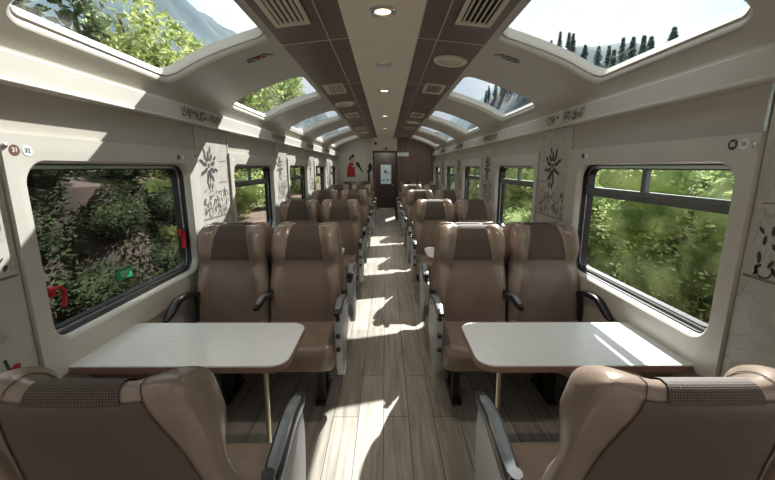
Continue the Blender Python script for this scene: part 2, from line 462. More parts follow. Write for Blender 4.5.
# side windows -----------------------------------------------------------
wn = 1
for sg, nm in ((-1,'left'),(1,'right')):
    fn = wallfn(sg)
    for k in range(5):
        o = BAY*k
        hole = (WY0+o, WY1+o, WZ0, WZ1)
        yend = min(2.575+o, YE-.01)
        win = empty('window_%d' % wn, (sg*W, 1.9+o, WZ0), '%s side window along the %s wall, counted from the camera' % (ORD[k], nm), 'window', kind='structure'); wn += 1
        def par(ob, w=win):
            ob.parent = w; ob.matrix_parent_inverse = Matrix.Translation(-w.location); return ob
        mb = MB(); hs = (hole[0], min(hole[1],yend-.1), hole[2], hole[3])
        ring_plate(mb, fn, hs, (1.268+o, yend, .60, 1.535), .09, [(0,-.02),(.008,-.012),(.012,.0),(.013,.085)], skirt=(.0,-.022), nr=5)
        par(mb.build('window_surround', M['cream'], angle=35))
        hg = (hs[0]+.012, hs[1]-.012, hs[2]+.012, hs[3]-.012)
        mb = MB(); frame_loop(mb, fn, hg, .085, .006, .02, .085)
        hg2 = (hg[0]+.020, hg[1]-.020, hg[2]+.020, hg[3]-.020)
        frame_loop(mb, fn, hg2, .07, .007, .048, .085)
        par(mb.build('gasket', M['gasket']))
        mb = MB(); frame_loop(mb, fn, (hg[0]+.005,hg[1]-.005,hg[2]+.005,hg[3]-.005), .08, .016, .042, .085)
        par(mb.build('window_frame', M['steel']))
        mb = MB(); fill_loop(mb, fn, hg, .085, .068)
        par(mb.build('pane', M['glass'], fix=False))
        if not (sg < 0 and k == 0):
            mb = MB(); y0, y1 = hg[0]+.01, hg[1]-.01
            mb.prism([(.045,1.238),(.075,1.238),(.075,1.292),(.045,1.292),(.040,1.27)], lambda d,z: (sg*(W+d),y0,z), lambda d,z: (sg*(W+d),y1,z))
            par(mb.build('transom', M['alu'], smooth=False))
            mb = MB(); ym = 1.885+o
            mb.box(sg*(W+.048), sg*(W+.075), ym+.008, ym+.04, 1.28, WZ1-.02)
            par(mb.build('mullion', M['alu'], smooth=False, bevel=.004))
            mb = MB(); yl = hg[1]-.05
            mb.box(sg*(W+.03), sg*(W+.07), yl, yl+.04, 1.30, 1.37)
            par(mb.build('latch', M['black'], smooth=False, bevel=.004))
        if k == 0:
            mb = MB()
            for yy in (1.281, 2.545):
                mb.lathe([(.009,0),(.009,.004),(.006,.007),(.0,.008)], 12, (0,yy,1.492), 'x')
            if sg > 0: mb.v = [(-x,y,z) for x,y,z in mb.v]
            mb.v = [(x+sg*(W-.021),y,z) for x,y,z in mb.v]
            par(mb.build('screw_cap', M['steel']))

# roof windows -----------------------------------------------------------
for sg, nm in ((-1,'left'),(1,'right')):
    fn = roof_fn(sg)
    for k in range(5):
        o = BAY*k
        hole = (RY0+.008+o, RY1-.008+o, RS0+.008, RS1-.008)
        c = fn(1.76+o, (RS0+RS1)/2, .12)
        win = empty('window_%d' % wn, c, '%s curved roof window in the %s half of the ceiling' % (ORD[k], nm), 'window', kind='structure'); wn += 1
        mb = MB(); fill_loop(mb, fn, hole, .08, .05, 7)
        ob = mb.build('pane', M['glass'], fix=False); ob.parent = win; ob.matrix_parent_inverse = Matrix.Translation(-win.location)
        mb = MB(); frame_loop(mb, fn, hole, .08, .008, .036, .085)
        ob = mb.build('gasket', M['cream']); ob.parent = win; ob.matrix_parent_inverse = Matrix.Translation(-win.location)

# printed panels between the windows --------------------------------------
def leaf_shape(mb, fn, y, z, an, l, w, d=-.0015):
    n = 8; pts = []
    for i in range(n):
        t = 2*PI*i/n; a = math.cos(t)*l/2; b = math.sin(t)*w/2
        pts.append((y+a*math.cos(an)-b*math.sin(an), z+a*math.sin(an)+b*math.cos(an)))
    mb.prism(pts, lambda p,q: fn(p,q,d), lambda p,q: fn(p,q,d+.0012))
def stroke(mb, fn, pts, w, d=-.0015):
    for (a,b),(c,e) in zip(pts, pts[1:]):
        dx, dy = c-a, e-b; l = math.hypot(dx,dy) or 1; nx, ny = -dy/l*w/2, dx/l*w/2
        mb.prism([(a+nx,b+ny),(a-nx,b-ny),(c-nx,e-ny),(c+nx,e+ny)], lambda p,q: fn(p,q,d), lambda p,q: fn(p,q,d+.0012))

tn = 3
for sg, nm in ((-1,'left'),(1,'right')):
    base = wallfn(sg)
    pf = lambda a,b,d: base(a,b,d-.008)
    for k in range(-1, 4):
        y0, y1 = 2.582+BAY*k, 3.090+BAY*k
        mb = MB(); mb.box(sg*(W-.008), sg*(W+.001), y0, y1, .02, 1.690)
        pl = tag(mb.build('trim_%d' % tn, M['marble'], smooth=False),
                 ('pale printed stone effect panel on the %s wall, beside the nearest seats at the photo edge' % nm) if k < 0 else ('%s pale flower printed panel between windows on the %s wall' % (ORD[k], nm)), 'wall panel', kind='structure'); tn += 1
        rnd = random.Random(10*k+(3 if sg>0 else 0))
        if k >= 0:
            cy, cz = y0+.17 if sg<0 else y0+.27, 1.43
            mb = MB()
            for i in range(9):
                an = 2*PI*i/9+.2; rr = .055+.012*rnd.random()
                leaf_shape(mb, pf, cy+rr*math.cos(an), cz+rr*1.15*math.sin(an), an, .074, .030)
            for i in range(8):
                an = 2*PI*i/8+.5; rr = .105+.012*rnd.random()
                leaf_shape(mb, pf, cy+rr*math.cos(an), cz+rr*math.sin(an), an, .06, .025)
            leaf_shape(mb, pf, cy, cz, 0, .035, .035)
            stroke(mb, pf, [(cy,cz-.03),(cy+.01,cz-.12),(cy-.02,cz-.17)], .008)
            leaf_shape(mb, pf, cy-.02, cz-.15, 1.9, .05, .025); leaf_shape(mb, pf, cy+.03, cz-.15, 1.1, .05, .025)
            mb.build('flower_print', M['print'], pl, smooth=False)
        mb = MB()
        za, zb = 1.06, 1.25
        for i in range(70):
            yy = rnd.uniform(y0+.04, y1-.04); zz = za+(zb-za)*rnd.random()**1.3
            leaf_shape(mb, pf, yy, zz, rnd.uniform(.6,2.6), rnd.uniform(.018,.045), rnd.uniform(.007,.016))
        for i in range(16):
            yy = rnd.uniform(y0+.05, y1-.05); zz = rnd.uniform(za, zb-.03); r_ = rnd.uniform(.012,.03); t0 = rnd.uniform(0,6)
            stroke(mb, pf, [(yy+r_*math.cos(t0+q*.7), zz+r_*math.sin(t0+q*.7)) for q in range(7)], .005)
        mb.build('border_print', M['printlight'] if k >= 0 else M['print'], pl, smooth=False)
        mb = MB(); stroke(mb, pf, [(y0+.01,1.045),(y1-.01,1.045)], .010, -.002)
        for (a,b,c,e) in ((.31,1.30,.48,1.30),(.34,1.46,.46,1.47)):
            stroke(mb, pf, [(y0+a,b),(y0+(a+c)/2,b+.006),(y0+c,e)], .005)
        mb.build('seam_line', M['printlight'], pl, smooth=False)
        if k < 0 and sg < 0:
            # small black, red and white printed figure low on the panel
            mb = MB(); yb, zb_ = y1-.09, .62
            stroke(mb, pf, [(yb-.03,zb_-.08),(yb-.02,zb_),(yb,zb_+.05)], .014); stroke(mb, pf, [(yb,zb_+.02),(yb+.05,zb_-.02),(yb+.055,zb_-.07)], .010)
            stroke(mb, pf, [(yb-.06,zb_+.02),(yb-.02,zb_+.02)], .014); stroke(mb, pf, [(yb-.01,zb_+.10),(yb-.02,zb_+.15)], .010)
            mb.build('figure_print', M['print'], pl, smooth=False)
            mb = MB(); leaf_shape(mb, pf, yb+.005, zb_+.10, .6, .05, .034, -.0025)
            mb.build('red_print', M['mural_red'], pl, smooth=False)
        # narrow steel edge strip
        mb = MB(); ye = y1+.004
        mb.box(sg*(W-.012), sg*(W-.001), ye, ye+.012, 1.54, 1.69)
        mb.build('edge_strip', M['steel'] if k<0 else M['cream'], pl, smooth=False)
        # printed stretch of the rail above the panel
        rb = lambda a,b,d: (sg*(W-.0435+d), a, b)
        mb = MB(); mb.box(sg*(W-.044), sg*(W-.040), y0-.2 if k>=0 else y0, y1-.14, 1.722, 1.797)
        rp = mb.build('rail_panel', M['marble'], pl, smooth=False)
        mb = MB()
        for i in range(120):
            leaf_shape(mb, rb, rnd.uniform((y0-.18) if k>=0 else y0+.02, y1-.16), rnd.uniform(1.732,1.788), rnd.uniform(0,3), rnd.uniform(.014,.036), rnd.uniform(.004,.009), -.002)
        mb.build('rail_print', M['printlight'], rp, smooth=False)
        if k == 0 and sg > 0:
            mb = MB(); mb.box(W-.062, W-.044, 2.66, 2.76, 1.718, 1.81)
            br_ = mb.build('rail_clip', M['cream'], pl, smooth=False, bevel=.006)
            mb = MB(); mb.lathe([(.009,0),(.009,-.006)], 12, (W-.062,2.71,1.765), 'x'); mb.build('clip_hole', M['black'], br_)

# ------------------------------------------------------------------ stickers, handles
def text_mesh(txt, size):
    cu = bpy.data.curves.new('digits', 'FONT'); cu.body = txt; cu.size = size; cu.extrude = .0004; cu.align_x = 'CENTER'; cu.align_y = 'CENTER'; cu.offset = size*.02
    o = bpy.data.objects.new('digits', cu); COL.objects.link(o)
    dg = bpy.context.evaluated_depsgraph_get(); dg.update()
    me = bpy.data.meshes.new_from_object(o.evaluated_get(dg))
    bpy.data.objects.remove(o); bpy.data.curves.remove(cu)
    return me
def badge(sg, y, z, m, txt, dm, label, rad=.019):
    e = empty('seat_number_sticker', (sg*(W-.022), y, z), label, 'sticker', 'round seat number stickers above the windows')
    mb = MB(); mb.lathe([(rad,0),(rad,-sg*.001)], 28, (0,0,0), 'x'); mb.build('disc', m, e, smooth=False)
    if txt:
        me = text_mesh(txt, rad*1.15); me.materials.clear(); me.materials.append(dm)
        o = bpy.data.objects.new('digits', me); COL.objects.link(o); o.parent = e
        o.location = (-sg*.0016,0,0); o.rotation_euler = (PI/2, 0, PI/2 if sg<0 else -PI/2)
badge(-1, 1.312, 1.478, M['badge_brown'], '31', M['digit_white'], 'round brown sticker with number 31 above the left front window')
badge(-1, 1.359, 1.478, M['badge_white'], '32', M['digit_grey'], 'round white sticker with number 32 above the left front window')
badge(1, 1.366, 1.500, M['badge_dark'], '35', M['digit_white'], 'round dark sticker with number 35 above the right front window')
badge(1, 1.324, 1.500, M['badge_white'], '36', M['digit_grey'], 'round white sticker with number 36 above the right front window')
badge(-1, 2.338, 1.480, M['badge_brown'], None, None, 'small brown round sticker at far top corner of the left front window', .016)
badge(-1, 2.390, 1.480, M['badge_white'], None, None, 'small white round sticker at far top corner of the left front window', .014)
badge(1, 2.395, 1.490, M['badge_dark'], None, None, 'small dark round sticker at far top corner of the right front window', .016)
badge(1, 2.345, 1.490, M['badge_white'], None, None, 'small white round sticker at far top corner of the right front window', .014)
badge(-1, 3.16, 1.480, M['badge_white'], None, None, 'small white round sticker at near top corner of the second left window', .014)
badge(1, 3.16, 1.490, M['badge_white'], None, None, 'small white round sticker at near top corner of the second right window', .014)

for yy, lab, far in ((1.425,'red emergency handle at the near lower corner of the left front window',0),(2.40,'red emergency handle on the far edge of the left front window',1)):
    e = empty('emergency_release', (-W-.055, yy, .90), lab, 'emergency release', 'red emergency handles')
    mb = MB()
    if far: mb.tube([(.01,-.004,.10),(.02,0,.085),(.02,0,.03),(.012,0,-.01)], .012, 8, sq=(.014,.006)); 
    else: mb.tube([(.008,-.03,.02),(.02,-.02,.035),(.022,.02,.035),(.022,.035,.02),(.018,.038,-.03),(.01,.038,-.055)], .010, 8, sq=(.010,.006))
    mb.build('grip', M['red'], e)
    mb = MB(); mb.box(-.006,.012,-.012,.012,.07 if far else .0,.115 if far else .04); mb.build('bracket', M['red'], e, smooth=False, bevel=.003)

gs = empty('emergency_sticker', (-W-.0655, 1.86, .868), 'green rectangular emergency sticker low on the left front window glass', 'sticker')
mb = MB(); mb.box(0,.0012,-.055,.055,-.026,.026); mb.build('backing', M['green'], gs, smooth=False)
mb = MB()
for zz, a, b in ((.014,-.03,.045),(.006,-.026,.04),(-.003,-.03,.045),(-.011,-.02,.02)):
    y = a
    while y < b: mb.box(.0012,.0018,y,min(b,y+.010),zz-.0018,zz+.0018); y += .0135
mb.build('small_print', M['pale'], gs, smooth=False)

# emblem prints on the ceiling ribs
for sg, yy, lab in ((-1,2.52,'small black and red emblem printed on the left ceiling rib'),(1,2.52,'small dark emblem printed on the right ceiling rib')):
    fn = roof_fn(sg); s0 = s_of_x(.80)
    pf2 = lambda a,b,d: fn(a, b, d)
    mb = MB()
    # a is along the car, b is arc length; emblem spreads along the arc
    for i in range(11):
        b = s0-.075+.015*i; a = yy+.014*math.sin(i*2.1)
        pf3 = lambda p,q,d: fn(q, p, d)
        stroke(mb, pf3, [(b,a-.013*((i*7)%3)),(b+.014,a+.009*((i*5)%3)-.007)], .008, -.003)
    stroke(mb, pf3, [(s0-.08,yy+.02),(s0-.015,yy+.03),(s0+.04,yy+.014)], .006, -.003); stroke(mb, pf3, [(s0-.07,yy-.025),(s0,yy-.032),(s0+.07,yy-.02)], .005, -.003)
    ob = tag(mb.build('ceiling_emblem', M['print'], smooth=False), lab, 'emblem')
    if sg < 0:
        mb = MB(); stroke(mb, pf3, [(s0-.02,yy-.02),(s0,yy-.004),(s0+.014,yy-.018)], .018, -.0045)
        mb.build('red_mark', M['mural_red'], ob, smooth=False)

# ------------------------------------------------------------------ ceiling fittings
def ceiling_vent(sg, y, idx, nm):
    x = sg*.475; z = z_brown(.475)
    e = empty('air_vent', (x, y, z), '%s cream slatted air vent in the %s dark ceiling panel' % (ORD[idx], nm), 'air vent', 'slatted air vents in the ceiling')
    e.rotation_euler = (0, sg*math.atan((2.195-2.152)/.43), 0)
    w, l = .092, .20
    mb = MB()
    for (x0,x1,y0,y1) in ((-w,w,-l,-l+.028),(-w,w,l-.028,l),(-w,-w+.022,-l,l),(w-.022,w,-l,l)): mb.box(x0,x1,y0,y1,-.014,.002)
    mb.build('frame', M['vent'], e, smooth=False, bevel=.003)
    mb = MB(); mb.box(-w+.01,w-.01,-l+.01,l-.01,-.002,.0015); mb.build('duct', M['ventdark'], e, smooth=False)
    for i in range(6):
        xs = -w+.022+.027*(i+.5)
        if i == 2 or i == 3: xs += 0
        m2 = MB(); m2.add([(xs-.006,-l+.02,-.012),(xs+.004,-l+.02,-.003),(xs+.008,-l+.02,-.005),(xs-.002,-l+.02,-.013),
                           (xs-.006,l-.02,-.012),(xs+.004,l-.02,-.003),(xs+.008,l-.02,-.005),(xs-.002,l-.02,-.013)],
                          [(0,1,2,3),(4,7,6,5),(0,4,5,1),(1,5,6,2),(2,6,7,3),(3,7,4,0)])
        m2.build('slat', M['vent'], e, smooth=False)
for sg, nm in ((-1,'left'),(1,'right')):
    for i in range(5): ceiling_vent(sg, 1.92+BAY*i, i, nm)
for sg, nm, ys in ((1,'right',(2.80,6.46)),(-1,'left',(4.60,8.3))):
    for i, y in enumerate(ys):
        e = empty('ceiling_speaker', (sg*.475,y,z_brown(.475)), '%s round cream speaker grille in the %s dark ceiling panel' % (['nearer','farther'][i], nm), 'speaker', 'round ceiling speakers')
        e.rotation_euler = (0, sg*math.atan((2.195-2.152)/.43), 0)
        mb = MB(); mb.lathe([(.118,.002),(.118,-.010),(.108,-.020),(.088,-.022),(.080,-.014),(.080,.0)], 36); mb.build('rim', M['vent'], e)
        mb = MB(); mb.lathe([(.079,-.006),(.06,-.014),(.03,-.018),(.001,-.019)], 30); mb.build('grille', M['seam'], e)
lights = []
for i, (y, on) in enumerate(((1.92,1),(2.84,0),(3.76,1),(5.55,1),(7.3,1))):
    e = empty('downlight', (0,y,2.15), '%s round recessed downlight in the ceiling strip%s' % (ORD[i], ', glowing warm' if on else ', switched off'), 'downlight', 'downlights along the ceiling strip')
    mb = MB(); mb.lathe([(.066,.001),(.066,-.006),(.058,-.011),(.042,-.008),(.036,.0)], 32); mb.build('bezel', M['steel'], e)
    mb = MB(); mb.lathe([(.038,-.001),(.038,-.004),(.001,-.005)], 28); mb.build('bulb', M['lamp_on'] if on else M['lamp_off'], e)

# ------------------------------------------------------------------ end wall, doorway, door
DX0, DX1, DZ = -.29, .27, 1.80
mb = MB()
mb.box(-1.42, DX0-.04, YE, YE+.06, 0, 2.32)
tag(mb.build('wall_far', M['endcream'], smooth=False), 'cream end wall left of the doorway', 'wall', kind='structure')
mb = MB(); mb.box(DX0-.04, DX1+.04, YE, YE+.06, DZ+.03, 2.32)
tag(mb.build('wall_far_lintel', M['strip'], smooth=False), 'cream wall panel above the far doorway', 'wall', kind='structure')
mb = MB(); mb.box(DX1+.04, 1.42, YE, YE+.06, 0, 2.32)
pw = tag(mb.build('wall_far_right', M['panelwood'], smooth=False), 'brown plank panelled end wall right of the doorway', 'wall', kind='structure')
mb = MB()
for i in range(7): xx = .43+.125*i; mb.box(xx,xx+.006,YE-.003,YE,0,2.14)
mb.build('plank_groove', M['edge'], pw, smooth=False)
mb = MB(); mb.box(DX0-.04,DX0,YE-.02,YE+.1,0,DZ+.04); mb.box(DX1,DX1+.04,YE-.02,YE+.1,0,DZ+.04); mb.box(DX0-.04,DX1+.04,YE-.02,YE+.1,DZ,DZ+.04)
tag(mb.build('trim_doorway', M['darkwood'], smooth=False), 'dark frame around the far doorway', 'door frame', kind='structure')
mb = MB(); 
for (xa_,xb_) in ((-.9,-.84),(.84,.9)):
    mb.box(xa_,xb_,YE+.06,11.0,0,2.3); mb.box(xa_,xb_,12.0,12.6,0,2.3); mb.box(xa_,xb_,11.0,12.0,0,.8); mb.box(xa_,xb_,11.0,12.0,1.9,2.3)  # side openings left in the unseen walls so daylight gets in
mb.box(-.9,-.34,12.5,12.56,0,2.3); mb.box(.34,.9,12.5,12.56,0,2.3)
tag(mb.build('wall_vestibule', M['vestib'], smooth=False), 'grey side walls of the vestibule beyond the doorway', 'wall', kind='structure')
mb = MB(); mb.box(-.9,.9,YE+.06,12.66,2.12,2.3)
tag(mb.build('ceiling_vestibule', M['vestib'], smooth=False), 'vestibule ceiling', 'ceiling', kind='structure')
dr = empty('door_1', (0,12.5,0), 'dark brown far door with a white frosted window', 'door', kind='structure')
mb = MB(); mb.box(-.34,-.16,0,.05,0,2.12); mb.box(.19,.34,0,.05,0,2.12); mb.box(-.16,.19,0,.05,0,.86); mb.box(-.16,.19,0,.05,1.50,2.12)
mb.build('door_leaf', M['darkwood'], dr, smooth=False)
mb = MB(); ff = lambda a,b,d: (a, d, b)
fill_loop(mb, ff, (-.17,.20,.85,1.51), .05, .02, 3); pn = mb.build('door_pane', M['frost'], dr)
mb = MB(); pd = lambda a,b,d: (a, .016+d, b)
leaf_shape(mb, pd, .0, 1.26, 0, .13, .13); leaf_shape(mb, pd, -.06, .98, .8, .10, .06); leaf_shape(mb, pd, .07, 1.0, 2., .11, .05); leaf_shape(mb, pd, .08, 1.20, .3, .07, .04)
mb.build('pane_print', M['printlight'], pn, smooth=False)
mb = MB(); mb.tube([(.27,0,.82),(.27,-.04,.82),(.20,-.045,.82)], .014); mb.build('door_handle', M['steel'], dr)
mb = MB(); mb.box(DX0,DX1,YE+.9,YE+.98,.0,.02)
mb.box(-.25,.27,12.42,12.5,0,.05)
tag(mb.build('trim_threshold', M['steel'], smooth=False), 'bright metal threshold below the far door', 'threshold', kind='structure')
e = empty('camera_dome', (-.26,YE,2.03), 'small black security camera dome on the cream wall above the doorway', 'security camera')
mb = MB(); mb.lathe([(.055,0),(.055,-.015),(.045,-.02)], 20, (0,0,0), 'y'); mb.build('mount', M['cream'], e)
mb = MB(); mb.lathe([(.036,-.02),(.034,-.035),(.02,-.05),(.001,-.055)], 20, (0,0,0), 'y'); mb.build('lens_dome', M['black'], e)
mb = MB(); mb.box(.30,.62,YE-.012,YE-.0035,1.70,1.80)
sg_ = tag(mb.build('wall_sign', M['badge_white'], smooth=False), 'small blank white sign on the brown end wall beside the doorway', 'sign')
e = empty('door_light', (.02,YE,1.90), 'small pale lamp fixed on the wall just above the far doorway', 'lamp')
mb = MB(); mb.box(-.13,.13,-.05,0,-.03,.01); mb.build('housing', M['vent'], e, smooth=False, bevel=.008)
mb = MB(); mb.lathe([(.03,-.05),(.02,-.06),(.001,-.062)], 16, (0,0,0), 'y'); mb.build('lens', M['black'], e)
# mural
mu = empty('wall_mural', (-.72,YE,1.30), 'flat wall painting of two stylised figures, one in red, left of the doorway', 'mural')
mf = lambda a,b,d: (a, d-.001, b-1.45+1.45-1.45)
def poly(name, pts, m, d=-.002):
    pts = [(p*.9,q*.9) for p,q in pts]
    b = MB(); b.prism(pts, lambda p,q: (p,d,q), lambda p,q: (p,d+.0015,q)); return b.build(name, m, mu, smooth=False)
poly('red_dress', [(-.36,-.16),(-.33,.12),(-.27,.26),(-.18,.28),(-.12,.14),(-.10,-.16)], M['mural_red'])
poly('face', [(-.22,.28),(-.24,.36),(-.19,.42),(-.13,.40),(-.13,.30),(-.17,.27)], M['skin'])
poly('hair', [(-.28,.30),(-.27,.42),(-.20,.47),(-.15,.53),(-.12,.44),(-.14,.40),(-.20,.42),(-.22,.36)], M['mural_black'], -.0032)
poly('arm', [(-.20,.18),(-.20,.13),(-.02,.12),(.04,.15),(-.02,.18)], M['skin'], -.0032)
poly('instrument', [(-.09,.28),(.0,.27),(.10,.05),(.14,-.02),(.10,-.02),(.03,.08),(-.06,.20)], M['mural_black'], -.0044)
poly('hem', [(-.40,-.36),(-.36,-.16),(-.10,-.16),(-.08,-.36)], M['endcream'])
poly('dark_figure', [(.28,-.36),(.27,-.05),(.24,.02),(.30,.08),(.28,.14),(.33,.27),(.38,.22),(.42,.10),(.37,.02),(.33,-.03),(.34,-.36)], M['mural_black'])
poly('cloak_line', [(.42,.08),(.46,-.1),(.48,-.36),(.465,-.36),(.44,-.1),(.41,.06)], M['mural_black'])

# ------------------------------------------------------------------ seats
ZB, ZT = .34, 1.045
HW = .236
def back_pt(t, h, front, off=0.0):
    """t -1..1 across, h 0..1 up; returns local xyz (y forward)"""
    z = ZB + (ZT-ZB)*h
    w = HW*interp([(0,.94),(.12,.99),(.45,1.0),(.62,.955),(.70,.925),(.80,.935),(.92,.905),(1,.87)], h)
    base = interp([(0,-.175),(.2,-.195),(.5,-.225),(.75,-.252),(1,-.285)], h)    # middle line of the back
    q = max(0, (h-.90)/.10); cap = math.sqrt(max(0, 1-(q*.985)**2)); a0 = abs(t)
    w = w*(1-.10*(1-cap))
    a = abs(t)
    side = max(0, 1-a**7)**.5
    wing = smoothstep(.45,.85,a)*(1-smoothstep(.93,1.0,a)*.35)
    low = smoothstep(.0,.15,h)*(1-smoothstep(.52,.68,h)); head = smoothstep(.64,.80,h)
    if front:
        d = .046 + .012*math.sin(min(1,h/.6)*PI)*(1-a*a) + .014*smoothstep(.66,.72,h)*(1-smoothstep(.88,1.,h)*1.6)*(1-smoothstep(.5,.6,a)*.3) + wing*(.030*low + .070*head)
        d = d*side + off
    else:
        d = -(.034+.008*(1-a**2))*max(0,1-a**4)**.5 - off
    d *= cap if h > .90 else 1
    return (t*w, base+d, z + (off if h > .95 else 0) + 0.006*head*smoothstep(.45,.8,a)*(1-smoothstep(.9,1.,a)))

def tspace(i, n):
    u = -1+2*i/(n-1); return math.sin(u*PI/2)*.55+u*.45

def backrest_mesh():
    mb = MB(); n = 37; hs = [i/26*.9 for i in range(27)]+[.92,.94,.955,.97,.98,.988,.994,.998,1.0]
    rings = []
    for h in hs:
        ring = [back_pt(tspace(i,n),h,True) for i in range(n)]+[back_pt(tspace(i,n),h,False) for i in range(n-2,0,-1)]
        rings.append(ring)
    N = len(rings[0]); fs = []
    for j in range(len(rings)-1):
        for k in range(N): fs.append((j*N+k, j*N+(k+1)%N, (j+1)*N+(k+1)%N, (j+1)*N+k))
    for base in (0, (len(rings)-1)*N):
        for i in range(n-1):
            a, b = base+i, base+i+1
            c = base+(N-(i+1)) if i+1 < n-1 else base+n-1; d = base+(N-i) if i > 0 else base
            f = []
            for x in (a,b,c,d):
                if x not in f: f.append(x)
            if len(f) > 2: fs.append(tuple(f))
    mb.add([p for r in rings for p in r], fs)
    return mb

def patch_mesh(cols, path, off):
    """cols(u 0..1, s)-> t ; path list of (h, front). thin skin following the back"""
    mb = MB(); nu = 15; uv = []; run = 0; last = None
    for j, (h, fr) in enumerate(path):
        c_ = Vector(back_pt(0,h,fr,off)); run += (c_-last).length if last else 0; last = c_
        for i in range(nu):
            t = cols(i/(nu-1), h, fr)
            mb.v.append(back_pt(t, h, fr, off)); uv.append((i/(nu-1)*2.2, run*10.5))
    for j in range(len(path)-1):
        for i in range(nu-1): mb.f.append((j*nu+i, j*nu+i+1, (j+1)*nu+i+1, (j+1)*nu+i))
    return mb, uv

COVPATH = [(.70+.2*i/9, True) for i in range(10)]+[(h,True) for h in (.92,.94,.955,.97,.98,.99,.996,1.0)]+[(h,False) for h in (1.0,.996,.99,.98,.97,.96)]
def cover_cols(u, h, fr): 
    hw = lerp(.57,.43,(h-.70)/.30) if fr else .43
    return (2*u-1)*hw
MID = [(.06+.62*i/16, True) for i in range(17)]
def mid_cols(u, h, fr): return (2*u-1)*interp([(.06,.80),(.4,.72),(.60,.64),(.68,.60)], h)
REAR = [(.04+.88*i/18, False) for i in range(19)]+[(.94,False),(.955,False),(.965,False)]
def rear_cols(u, h, fr): return (2*u-1)*interp([(.04,.92),(.7,.80),(.965,.62)], h)

def cushion_mesh():
    mb = MB(); nx = 25
    prof = []       # closed loop in (y,z)
    y0, y1, zb, zt = -.19, .245, .285, .435; r = .062
    for i in range(7): t = i/6; prof.append((lerp(y0,y1-r,t), zt+.012*math.sin(t*PI)-.004))
    for i in range(1,9): a = PI/2-PI/2*i/8; prof.append((y1-r+r*math.cos(a), zt-r+r*math.sin(a)))
    for i in range(1,7): a = -PI/2*i/6; prof.append((y1-.03-.01+.04*math.cos(a), zb+.04+.04*math.sin(a)))
    for i in range(1,5): prof.append((lerp(y1-.04,y0,i/4), zb))
    N = len(prof); rings = []
    for i in range(nx):
        t = -1+2*i/(nx-1); t = math.sin(t*PI/2); a = abs(t)
        k = max(0,1-a**8)**.5; ring = []
        for (y,z) in prof:
            cy, cz = .03, .36
            bol = .016*smoothstep(.55,.85,a)*(1 if z > .40 else 0)
            ring.append((t*HW, cy+(y-cy)*(.86+.14*k), cz+(z+bol-cz)*(.60+.40*k)))
        rings.append(ring)
    fs = []
    for j in range(nx-1):
        for k in range(N): fs.append((j*N+k, j*N+(k+1)%N, (j+1)*N+(k+1)%N, (j+1)*N+k))
    fs.append(tuple(range(N-1,-1,-1))); fs.append(tuple((nx-1)*N+k for k in range(N)))
    mb.add([p for r_ in rings for p in r_], fs)
    return mb

def rear_seam():
    mb = MB(); pts = []
    for (h,fr) in REAR: p = back_pt(rear_cols(0,h,fr),h,False,.004); pts.append(p)
    for i in range(1,14): pts.append(back_pt(rear_cols(i/14,.965,False),.965,False,.004))
    for (h,fr) in reversed(REAR): pts.append(back_pt(rear_cols(1,h,fr),h,False,.004))
    mb.tube(pts, .0015, 6)
    # stitching along the edges of the headrest wings over the top
    for s in (0,1):
        p2 = [back_pt((2*s-1)*.62,h,fr,.002) for (h,fr) in COVPATH if h > .89]
        mb.tube(p2, .0010, 5)
    return mb

